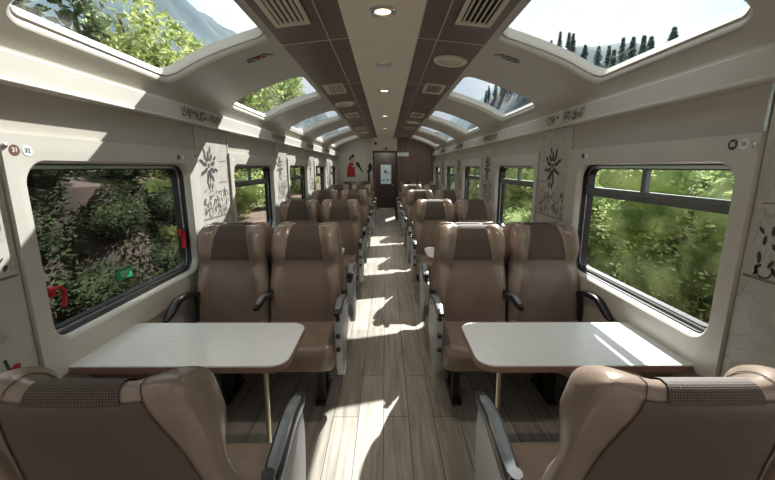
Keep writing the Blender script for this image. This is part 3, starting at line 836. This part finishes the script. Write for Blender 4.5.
def make_seat(kind, sg):
    """kind 'aisle'/'window'; sg = local x sign of the aisle (or window) side"""
    root = empty('passenger_chair', (0,0,0))
    bk = backrest_mesh().build('backrest', M['leather'], root, angle=60)
    mb, uv = patch_mesh(mid_cols, MID, .0025); mb.build('back_cushion', M['leather_mid'], bk, fix=False)
    mb, uv = patch_mesh(cover_cols, COVPATH, .0035); mb.build('headrest_cover', M['cloth'], bk, fix=False, uv=uv)
    mb, uv = patch_mesh(rear_cols, REAR, .0022); mb.build('rear_panel', M['leather_rear'], bk, fix=False)
    rear_seam().build('stitched_seam', M['thread'], bk)
    cushion_mesh().build('seat_cushion', M['leather'], root, angle=60)
    # leg and foot
    lx = sg*.13 if kind == 'aisle' else -sg*.02
    mb = MB(); mb.box(lx-.022,lx+.022,.03,.085,0.012,.30); mb.box(lx-.022,lx+.022,-.12,-.075,0.012,.30)
    mb.box(lx-.03,lx+.03,-.15,.115,0,.018); mb.build('leg', M['black_metal'], root, smooth=False, bevel=.004)
    mb = MB(); mb.box(-.21,.21,-.14,.18,.255,.288); mb.build('seat_frame', M['black_metal'], root, smooth=False, bevel=.006)
    def arm(x, y0, y1, z, w, drop, name='armrest'):
        e = MB(); pts = []
        for i in range(11):
            t = i/10; pts.append((x, lerp(y0,y1,t), z - .06*(1-t) + .012*math.sin(t*PI) - drop*smoothstep(.55,1,t)))
        e.tube(pts, 1., 12, rs=[.55]+[.9]+[1.]*7+[.92]+[.6], sq=(w,.018))
        o = e.build(name, M['black'], root)
        e = MB(); p2 = [(p[0],p[1],p[2]+.0145) for p in pts[1:10]]
        e.tube(p2, 1., 10, rs=[.7]+[1.]*7+[.7], sq=(w*.72,.007)); e.build('armrest_top', M['padtop'], o)
        e = MB(); e.tube([(x,y0+.03,z-.06),(x,y0+.02,z-.01)], .018, 10); e.build('pivot', M['black'], o)
    if kind == 'aisle':
        xa = sg*(HW+.020)
        arm(xa, -.17, .215, .655, .026, .03)
        mb = MB()
        out = [(-.17,.572),(.12,.622),(.165,.60),(.178,.52),(.172,.40),(.150,.29),(.105,.20),(.06,.175),(.0,.20),(-.08,.28),(-.17,.40)]
        mb.prism(out, lambda y,z:(xa-.020,y,z), lambda y,z:(xa+.020,y,z))
        sp = mb.build('side_panel', M['greypl'], root, bevel=.009, angle=50)
        for (ky,kz) in ((.178,.585),(.183,.485),(.176,.40)):
            b = MB(); b.lathe([(.014,0),(.014,.010),(.009,.016),(.001,.017)], 14, (xa,ky-.006,kz), 'y'); b.build('knob', M['black'], sp)
        arm(-sg*(HW-.020), -.17, .13, .655, .020, .03, 'middle_armrest')
    else:
        xa = sg*(HW-.018)
        e = MB(); pts = []
        for i in range(13):
            t = i/12; pts.append((xa, lerp(-.18,.20,t), .60+.055*math.sin(t*PI*.86+.15)-.035*smoothstep(.6,1,t)))
        e.tube(pts, 1., 12, rs=[.9]*4+[1.]*7+[.85,.5], sq=(.024,.018)); o = e.build('window_armrest', M['black'], root)
        e = MB(); e.tube([(xa,-.15,.40),(xa,-.155,.62)], .02, 10); e.build('pivot', M['black'], o)
    return root

protos = {}
for kd in ('aisle','window'):
    for sg in (-1,1): protos[(kd,sg)] = make_seat(kd, sg)
used = set()
XA = {-1: (-.512, -.985), 1: (.572, 1.046)}
ROWS = [(.955, 1, 'nearest row, back to the camera'), (2.09,-1,'first row facing the camera behind front tables'),
        (2.755, 1,'back to back with the first facing row'), (3.92,-1,'second row facing the camera down the aisle'),
        (4.585, 1,'back to back with the second facing row'), (5.75,-1,'third row facing the camera down the aisle'),
        (6.415, 1,'back to back with the third facing row'), (7.58,-1,'fourth row facing the camera down the aisle'),
        (8.245, 1,'back to back with the fourth facing row'), (9.41,-1,'last row, against the far end wall')]
for (y, dr_, phrase) in ROWS:
    for side in (-1,1):
        for ki, kd in enumerate(('aisle','window')):
            wsg = -side if kd == 'aisle' else side         # world x sign of the marked side
            key = (kd, wsg*dr_)
            o = copy_tree(protos[key]) if (y < 1 or key in used) else protos[key]
            if y > 1: used.add(key)
            o.location = (XA[side][ki]+(side*.034 if y < 1 else 0), y, 0); o.rotation_euler = (0,0,0 if dr_>0 else PI)
            if y < 1:           # the nearest row is reclined a little
                p = Vector((0,-.17,.36)); R = Matrix.Translation(p) @ Matrix.Rotation(math.radians(5.5),4,'X') @ Matrix.Translation(-p)
                for ch in o.children:
                    if ch.name.startswith('backrest'): ch.matrix_local = R
            tag(o, 'brown leather %s chair %s of aisle, %s' % (kd, 'left' if side<0 else 'right', phrase), 'chair', 'brown leather passenger chairs')

# ------------------------------------------------------------------ tables
def make_table(sd):
    root = empty('train_table', (0,0,0))
    x0, x1, y0, y1, r = .395, W-.010, -.215, .215, .075
    def outline(ins):
        p = [(x1,y0+ins),(x1,y1-ins)]
        a0 = x0+ins
        for i in range(9): a = PI/2+PI/2*i/8; p.append((a0+r+r*math.cos(a), y1-ins-r+r*math.sin(a)))
        for i in range(9): a = PI+PI/2*i/8; p.append((a0+r+r*math.cos(a), y0+ins+r+r*math.sin(a)))
        return p
    mb = MB(); mb.prism(outline(0), lambda x,y:(sd*x,y,.592), lambda x,y:(sd*x,y,.6165)); tp = mb.build('table_edge', M['edge'], root, angle=30)
    mb = MB(); mb.prism(outline(.003), lambda x,y:(sd*x,y,.6165), lambda x,y:(sd*x,y,.622)); tt = mb.build('table_top', M['laminate'], root, angle=30)
    mb = MB(); mb.tube([(sd*.495,-.165,.60),(sd*.50,-.165,.30),(sd*.502,-.165,.012)], .010, 12); lg = mb.build('leg', M['brass'], root)
    mb = MB(); mb.lathe([(.035,0),(.035,.006),(.014,.014)], 18, (sd*.502,-.165,0)); mb.build('foot', M['brass'], lg)
    mb = MB(); mb.prism([(.72,.592),(W-.024,.592),(W-.024,.555),(W-.10,.50),(.86,.50),(.74,.555)], lambda x,z:(sd*x,-.15,z), lambda x,z:(sd*x,.17,z))
    mb.build('wall_bracket', M['apron'], root, smooth=False, bevel=.006)
    return root
tp = {-1: make_table(-1), 1: make_table(1)}
for k in range(5):
    for sd in (-1,1):
        o = tp[sd] if k == 0 else copy_tree(tp[sd])
        o.location = (0, 1.575+BAY*k, 0)
        tag(o, 'white topped table with brown edge by the %s wall, %s from the camera' % ('left' if sd<0 else 'right', ORD[k]), 'table', 'white topped tables')

# ------------------------------------------------------------------ outside
GZ = -1.1
mb = MB()
def ground(u, v):
    x = -60+120*u; y = -20+120*v
    z = GZ
    if x < -1.9: z += min(1.1, .8*(-1.9-x)) + max(0, -6-x)*.22 + .1*noise.noise((x*.5,y*.5,0))
    if x > 1.9: z += max(0, x-4)*.12 + .1*noise.noise((x*.5,y*.5,3))
    return (x,y,z)
def gx(i): return 0
vs = []; fs = []; xs = [-60,-45,-30,-22,-16,-12,-9,-7.5,-6,-5,-4,-3.3,-2.8,-2.3,-1.9,-1.5,0,1.5,1.9,2.5,3.2,4,5,6,8,11,15,20,26,34,45,60]; ys = [-20+2.0*i for i in range(61)]
for y in ys:
    for x in xs: vs.append(ground((x+60)/120,(y+20)/120))
n = len(xs)
for j in range(len(ys)-1):
    for i in range(n-1): fs.append((j*n+i,j*n+i+1,(j+1)*n+i+1,(j+1)*n+i))
mb.add(vs, fs)
tag(mb.build('ground', M['earth']), 'brown earth bank and trackside ground outside the windows', 'ground', kind='structure')

def leaves(mb, pts, size, rnd, stretch=(1.,1.,1.), asp=.38, down=0.):
    for p in pts:
        l = size*rnd.uniform(.6,1.4); w = l*asp
        d = Vector((rnd.gauss(0,1)*stretch[0], rnd.gauss(0,1)*stretch[1], rnd.gauss(0,1)*stretch[2]-down)).normalized()
        s = d.cross(Vector((rnd.gauss(0,1),rnd.gauss(0,1),rnd.gauss(0,1)))).normalized(); nrm = d.cross(s)
        p = Vector(p); o = len(mb.v)
        mb.v += [tuple(p-d*l/2), tuple(p+s*w/2+nrm*w*.15), tuple(p+d*l/2), tuple(p-s*w/2+nrm*w*.15)]
        mb.f.append((o,o+1,o+2,o+3))

def blob_pts(rnd, lobes, n):
    """points scattered over the shells of several lobes (x,y,z,rx,ry,rz)"""
    tot = sum(l[3]*l[4] for l in lobes); out = []
    for l in lobes:
        for i in range(max(4,int(n*l[3]*l[4]/tot))):
            v = Vector((rnd.gauss(0,1),rnd.gauss(0,1),rnd.gauss(0,1))).normalized()
            k = rnd.uniform(.72,1.03)
            out.append((l[0]+v.x*l[3]*k, l[1]+v.y*l[4]*k, l[2]+v.z*l[5]*k))
    return out

def core(mb, l, k=.74, seg=10):
    """a closed inner mass for a lobe so that it is not see-through"""
    for j in range(1):
        vs = []; fs = []; nu, nv = seg, seg//2+1
        for a in range(nv):
            ph = PI*a/(nv-1)
            for b in range(nu):
                th = 2*PI*b/nu; r = k*(1+.12*noise.noise((l[0]+math.cos(th)*2, l[1]+math.sin(th)*2, l[2]+ph)))
                vs.append((l[0]+l[3]*r*math.sin(ph)*math.cos(th), l[1]+l[4]*r*math.sin(ph)*math.sin(th), l[2]+l[5]*r*math.cos(ph)))
        for a in range(nv-1):
            for b in range(nu): fs.append((a*nu+b,a*nu+(b+1)%nu,(a+1)*nu+(b+1)%nu,(a+1)*nu+b))
        mb.add(vs, fs)

def bush(name, loc, lobes, n, size, m, label, seed, group, stretch=(.6,1.6,.5), cat='bush', asp=.38, stem=True, corem='leaf_mid'):
    rnd = random.Random(seed)
    root = empty(name, loc, label, cat, group)
    mb = MB(); leaves(mb, blob_pts(rnd, lobes, n), size, rnd, stretch, asp); mb.build('foliage', m, root, smooth=False, fix=False)
    mb = MB()
    for l in lobes: core(mb, l)
    mb.build('inner_foliage', M[corem], root)
    if not stem: return root
    mb = MB()
    for i in range(4):
        a = rnd.uniform(0,6.28); l = lobes[i % len(lobes)]
        mb.tube([(l[0]*.6,l[1]*.6,-.15),(l[0]*.8+.08*math.cos(a),l[1]*.8+.08*math.sin(a),max(.1,l[2]*.5)),(l[0],l[1],max(.2,l[2]))], .04, 6)
    mb.build('stem', M['bark'], root)
    return root

def gz(x, y): return ground((x+60)/120,(y+20)/120)[2]
rnd = random.Random(3)
# right side: green bushes close to the track, one or two per window
rb = [(3.7,2.2,'leaf_mid'),(3.9,4.6,'leaf_bright'),(3.7,7.5,'leaf_mid'),(4.0,11.0,'leaf_bright'),(3.9,14.6,'leaf_bright'),(4.4,18.8,'leaf_bright'),(4.1,23.8,'leaf_mid')]
for i,(x,y,mm) in enumerate(rb):
    sc = 1+.14*i; lobes = []
    for j in range(10):
        lobes.append((rnd.uniform(-.5,.8), (-.62+1.24*j/9)*sc, .55+1.9*((j*7)%10)/9, rnd.uniform(.55,.8), rnd.uniform(.55,.7)*sc, rnd.uniform(.5,.7)))
    lobes.append((.7,0,.9,.9,1.1*sc,1.0))
    bush('roadside_bush', (x,y,gz(x,y)), lobes, 11000 if i < 2 else 6500, .085 if i < 2 else .11, M[mm], '%s leafy green bush outside the right side windows' % ORD[i], 40+i, 'bushes outside the right windows', stretch=(.5,2.2,.4), asp=.34)
for i,(x,y) in enumerate(((6.6,3.0),(6.8,6.4),(6.7,10.2),(7.0,15),(7.2,20.5))):
    lobes = [(rnd.uniform(-.6,.8), -1.1+2.2*j/9, .5+2.3*((j*7)%10)/9, rnd.uniform(.7,.9), rnd.uniform(.7,.95), rnd.uniform(.6,.8)) for j in range(10)]
    bush('thicket', (x,y,gz(x,y)), lobes, 5200, .13, M['leaf_mid'], '%s thicket standing behind the bushes outside the right side windows' % ORD[i], 60+i, 'thickets behind the right bushes', stretch=(.5,2.,.4), cat='thicket', corem='leaf_mid')
# left side: a cutting close to the track with shade put in its colours, covered with rounded shrubs
def cut_x(z): return -1.95-.28*max(0,z+.6)
mb = MB()
def cutting(u, v):
    y = .2+4.5*u; z = GZ-.2+3.2*v; e = min(1, 4*min(u,1-u))
    top = max(0, v-.8)*5
    return (cut_x(z)-1.6*top-.9*(1-e)**2+.14*noise.noise((y*1.4,z*1.6,2)), y, z-.25*top*0-.5*(1-e)**2)
mb.grid(cutting, 34, 26)
cut_ = tag(mb.build('cutting', M['earth_shaded']), 'shade-darkened earth cutting beside the track outside the left front window', 'bank', kind='structure')
mb = MB(); rr_ = random.Random(77); pts = []
for i in range(24000):
    q = cutting(rr_.random(), rr_.random()); b_ = noise.noise((q[1]*2.2,q[2]*2.6,7))
    if b_ > -.36: pts.append((q[0]+rr_.uniform(0,.05+.22*max(0,b_)), q[1], q[2]))
leaves(mb, pts, .05, rr_, (.6,1.9,.35), .4)
tag(mb.build('undergrowth', M['olive_shaded'], cut_, smooth=False, fix=False), kind='stuff')
k = 0
for zi, z in enumerate((-.55,-.05,.45,.95,1.45)):
    for yi in range(5):
        y = .85+.95*yi+(.45 if zi % 2 else 0)+rnd.uniform(-.05,.05); r = rnd.uniform(.22,.27)
        lobes = [(0,0,.03,r,r*1.7,r*.85),(.05,-r*.6,-.02,r*.7,r*1.0,r*.6)]
        bush('bank_shrub', (cut_x(z)-.02,y,z), lobes, 2000, .042, M['olive_shaded'], 'rounded shrub in shade-darkened olive growing on the earth cutting outside the left front window', 400+k, 'dark shrubs outside the left front window', stretch=(.6,1.8,.35), stem=False, corem='olive_shaded'); k += 1
lf = [(-4.2,7.9,'leaf_yellow'),(-4.3,10.4,'leaf_bright'),(-4.3,13.4,'leaf_yellow'),(-4.6,17,'leaf_bright'),(-4.8,21,'leaf_bright')]
for i,(x,y,mm) in enumerate(lf):
    lobes = [(rnd.uniform(-.6,.6), rnd.uniform(-.8,.8), rnd.uniform(.3,2.1), rnd.uniform(.5,.8), rnd.uniform(.45,.75), rnd.uniform(.4,.65)) for j in range(11)]
    bush('roadside_bush', (x,y,gz(x,y)), lobes, 6500, .11, M[mm], '%s sunlit bush beyond the second left side window' % ORD[i], 120+i, 'sunlit bushes outside the left windows', corem='leaf_mid')
# boulders on the left bank
for i,(x,y,r) in enumerate(((-2.5,5.4,.3),(-3.0,6.3,.42))):
    mb = MB(); core(mb, (0,0,r*.4,r,r*1.4,r*.8), 1.0, 16)
    mb.v = [tuple(Vector(p)*(1+.25*noise.noise(Vector(p)*3+Vector((i*5,0,0))))) for p in mb.v]
    tag(mb.build('boulder', M['rock'], loc=(x,y,gz(x,y))), '%s brown grey boulder on the bank outside the left windows' % ORD[i], 'boulder', 'boulders on the left bank')

def tree(name, loc, h, r, m, label, seed, group, n=2600, size=.3, crown=.35, cat='tree'):
    rnd = random.Random(seed); root = empty(name, loc, label, cat, group)
    lobes = []
    for j in range(11):
        t = rnd.random(); a = rnd.uniform(0,6.28); rr = r*rnd.uniform(.1,.75)
        lobes.append((rr*math.cos(a), rr*math.sin(a), h*(crown+(1-crown)*t*.9), r*rnd.uniform(.3,.5), r*rnd.uniform(.35,.6), r*rnd.uniform(.25,.42)))
    mb = MB(); leaves(mb, blob_pts(rnd, lobes, n), size, rnd, (.7,1.3,.6), .42); mb.build('foliage', m, root, smooth=False, fix=False)
    mb = MB(); mb.tube([(0,0,-.3),(.1,0,h*.3),(0,.1,h*.6),(0,0,h*.9)], .1, 8, rs=[.16*h/6,.13*h/6,.09*h/6,.03])
    for l in lobes[:6]: mb.tube([(0,0,h*crown*.9),(l[0]*.6,l[1]*.6,l[2]*.85),(l[0],l[1],l[2])], .04, 6)
    mb.build('trunk', M['bark'], root)
    return root
# left trees seen through the roof windows
lt = [(-6.6,7.2,6.2,2.0,'leaf_dark','dark leafy tree close by, seen through the near left roof window'),
      (-7.7,12.6,6.5,2.6,'leaf_yellow','sunlit yellow green tree seen through the near left roof window'),
      (-7.6,18.4,6.8,2.2,'leaf_bright','bright green tree seen through the second left roof window'),
      (-7.8,23.5,7.2,2.4,'leaf_mid','mid green tree seen through the third left roof window'),
      (-9,30,8.5,3.0,'leaf_bright','tall green tree seen through the fourth left roof window')]
for i,(x,y,h,r,mm,lab) in enumerate(lt): tree('leafy_tree', (x,y,gz(x,y)), h, r, M[mm], lab, 200+i, 'trees outside the left roof windows', n=5200, size=.26)

def conifer(loc, h, r, label, seed, group):
    rnd = random.Random(seed); root = empty('conifer_tree', loc, label, 'tree', group)
    pts = []
    for i in range(800):
        t = rnd.random()**.75; rr = r*(1-t)**1.1*(.45+.55*abs(math.sin(t*17+seed)))*rnd.uniform(.3,1.05)+.06; a = rnd.uniform(0,6.28)
        pts.append((rr*math.cos(a), rr*math.sin(a), h*(.10+.9*t)))
    mb = MB(); leaves(mb, pts, .40, rnd, (1,1,.4), .30, .5); mb.build('foliage', M['leaf_conifer'], root, smooth=False, fix=False)
    mb = MB(); mb.tube([(0,0,-.6),(0,0,h*.5),(.05,0,h)], .1, 7, rs=[.2,.14,.03]); mb.build('trunk', M['bark'], root)
rnd = random.Random(9)
def ridge_z(x, y):
    v = (x-16)/24
    return gz(x,y)-.6+(6.5+6.3*smoothstep(26,46,y)+6*smoothstep(46,70,y))*math.sin(max(0,min(1,v*1.5))*PI/2)+1.0*math.sin(y*.21)*max(0,min(1,v*2))+.4*noise.noise((x*.3,y*.3,1))
NC = 44
for i in range(NC):
    t = i/(NC-1); y = 41+62*t; x = 28+(2.2 if i % 2 else -1.2)+rnd.uniform(-.8,.8)
    h = rnd.uniform(1.8,4.2)*(1.4 if i % 5 == 2 else 1)
    conifer((x,y,ridge_z(x,y)), h, rnd.uniform(.55,.85), 'dark conifer in the tree line along the ridge beyond the right roof windows', 300+i, 'conifers on the right ridge')
mb = MB(); nu, nv = 60, 14
def ridge(u, v):
    y = -5+110*u; x = 15.5+24*v
    return (x,y,ridge_z(x,y))
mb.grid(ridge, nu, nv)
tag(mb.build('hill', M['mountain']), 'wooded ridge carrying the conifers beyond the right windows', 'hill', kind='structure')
# far mountain on the left
mb = MB()
def mount(u, v):
    y = -60+620*u; x = -34-110*v
    r = math.sin(min(1,v*1.45)*PI/2)**1.2
    return (x+6*noise.noise((u*20,v*9,1)), y, 1+r*(84+8*noise.noise((u*9,v*2,2)))+4*noise.noise((u*30,v*12,5))*v)
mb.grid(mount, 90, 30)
tag(mb.build('mountain', M['mountain']), 'haze-blue forested mountain seen through the left roof windows', 'mountain', kind='structure')
mb = MB()
def mount2(u, v):
    y = 95+420*u; x = 44+100*v
    r = math.sin(min(1,v*1.45)*PI/2)
    return (x, y, 2+r*(62*smoothstep(.2,.45,u)+10+8*noise.noise((u*12,v*3,8)))+4*noise.noise((u*26,v*9,3))*v)
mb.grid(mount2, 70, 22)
tag(mb.build('mountain_ahead', M['mountain_haze']), 'distant forested hillside ahead seen through the farther right roof windows', 'mountain', kind='structure')

# ------------------------------------------------------------------ light
w = bpy.data.worlds.new('sky'); S.world = w; w.use_nodes = True; nt = w.node_tree
bg = nt.nodes['Background']
tc = nt.nodes.new('ShaderNodeTexCoord')
n = nt.nodes.new('ShaderNodeTexNoise'); n.inputs['Scale'].default_value = 2.2; n.inputs['Detail'].default_value = 7; n.inputs['Roughness'].default_value = .55
nt.links.new(tc.outputs['Generated'], n.inputs['Vector'])
r = nt.nodes.new('ShaderNodeValToRGB'); r.color_ramp.elements[0].position = .40; r.color_ramp.elements[0].color = (.52,.60,.68,1)
r.color_ramp.elements[1].position = .60; r.color_ramp.elements[1].color = (.76,.77,.77,1)
nt.links.new(n.outputs['Fac'], r.inputs['Fac']); nt.links.new(r.outputs[0], bg.inputs['Color'])
bg.inputs['Strength'].default_value = 1.0
sl = bpy.data.lights.new('sun', 'SUN'); sl.energy = 8.4; sl.angle = math.radians(.6); sl.color = (1,.985,.96)
so = bpy.data.objects.new('sun', sl); COL.objects.link(so)
so.rotation_euler = Vector((-.47,-1.0,-1.0)).to_track_quat('-Z','Y').to_euler()
for i, y in enumerate((1.92,3.76,5.55,7.3)):
    l = bpy.data.lights.new('downlight_glow','SPOT'); l.energy = 14; l.color = (1,.86,.68); l.spot_size = math.radians(110); l.spot_blend = .6; l.shadow_soft_size = .03
    o = bpy.data.objects.new('downlight_glow', l); COL.objects.link(o); o.location = (0,y,2.135)

l = bpy.data.lights.new('vestibule_fill','POINT'); l.energy = 14; l.color = (1,.93,.84); l.shadow_soft_size = .12  # added fill light to brighten the far door, no fixture behind it
o = bpy.data.objects.new('vestibule_fill', l); COL.objects.link(o); o.location = (0,11.3,2.0)
# ------------------------------------------------------------------ camera
f = 365.0
cam = bpy.data.cameras.new('camera'); cam.sensor_width = 36; cam.lens = f/775*36; cam.clip_end = 2000; cam.clip_start = .02
co = bpy.data.objects.new('camera', cam); COL.objects.link(co)
co.location = (.015,0,1.42); co.rotation_euler = (PI/2-math.atan(73/f), 0, -(387.5-386)/f)
S.camera = co
S.view_settings.view_transform = 'Standard'; S.view_settings.look = 'None'; S.view_settings.gamma = 1; S.view_settings.use_curve_mapping = False
S.view_settings.exposure = 0.8
S.cycles.max_bounces = 12; S.cycles.diffuse_bounces = 8; S.cycles.transparent_max_bounces = 16
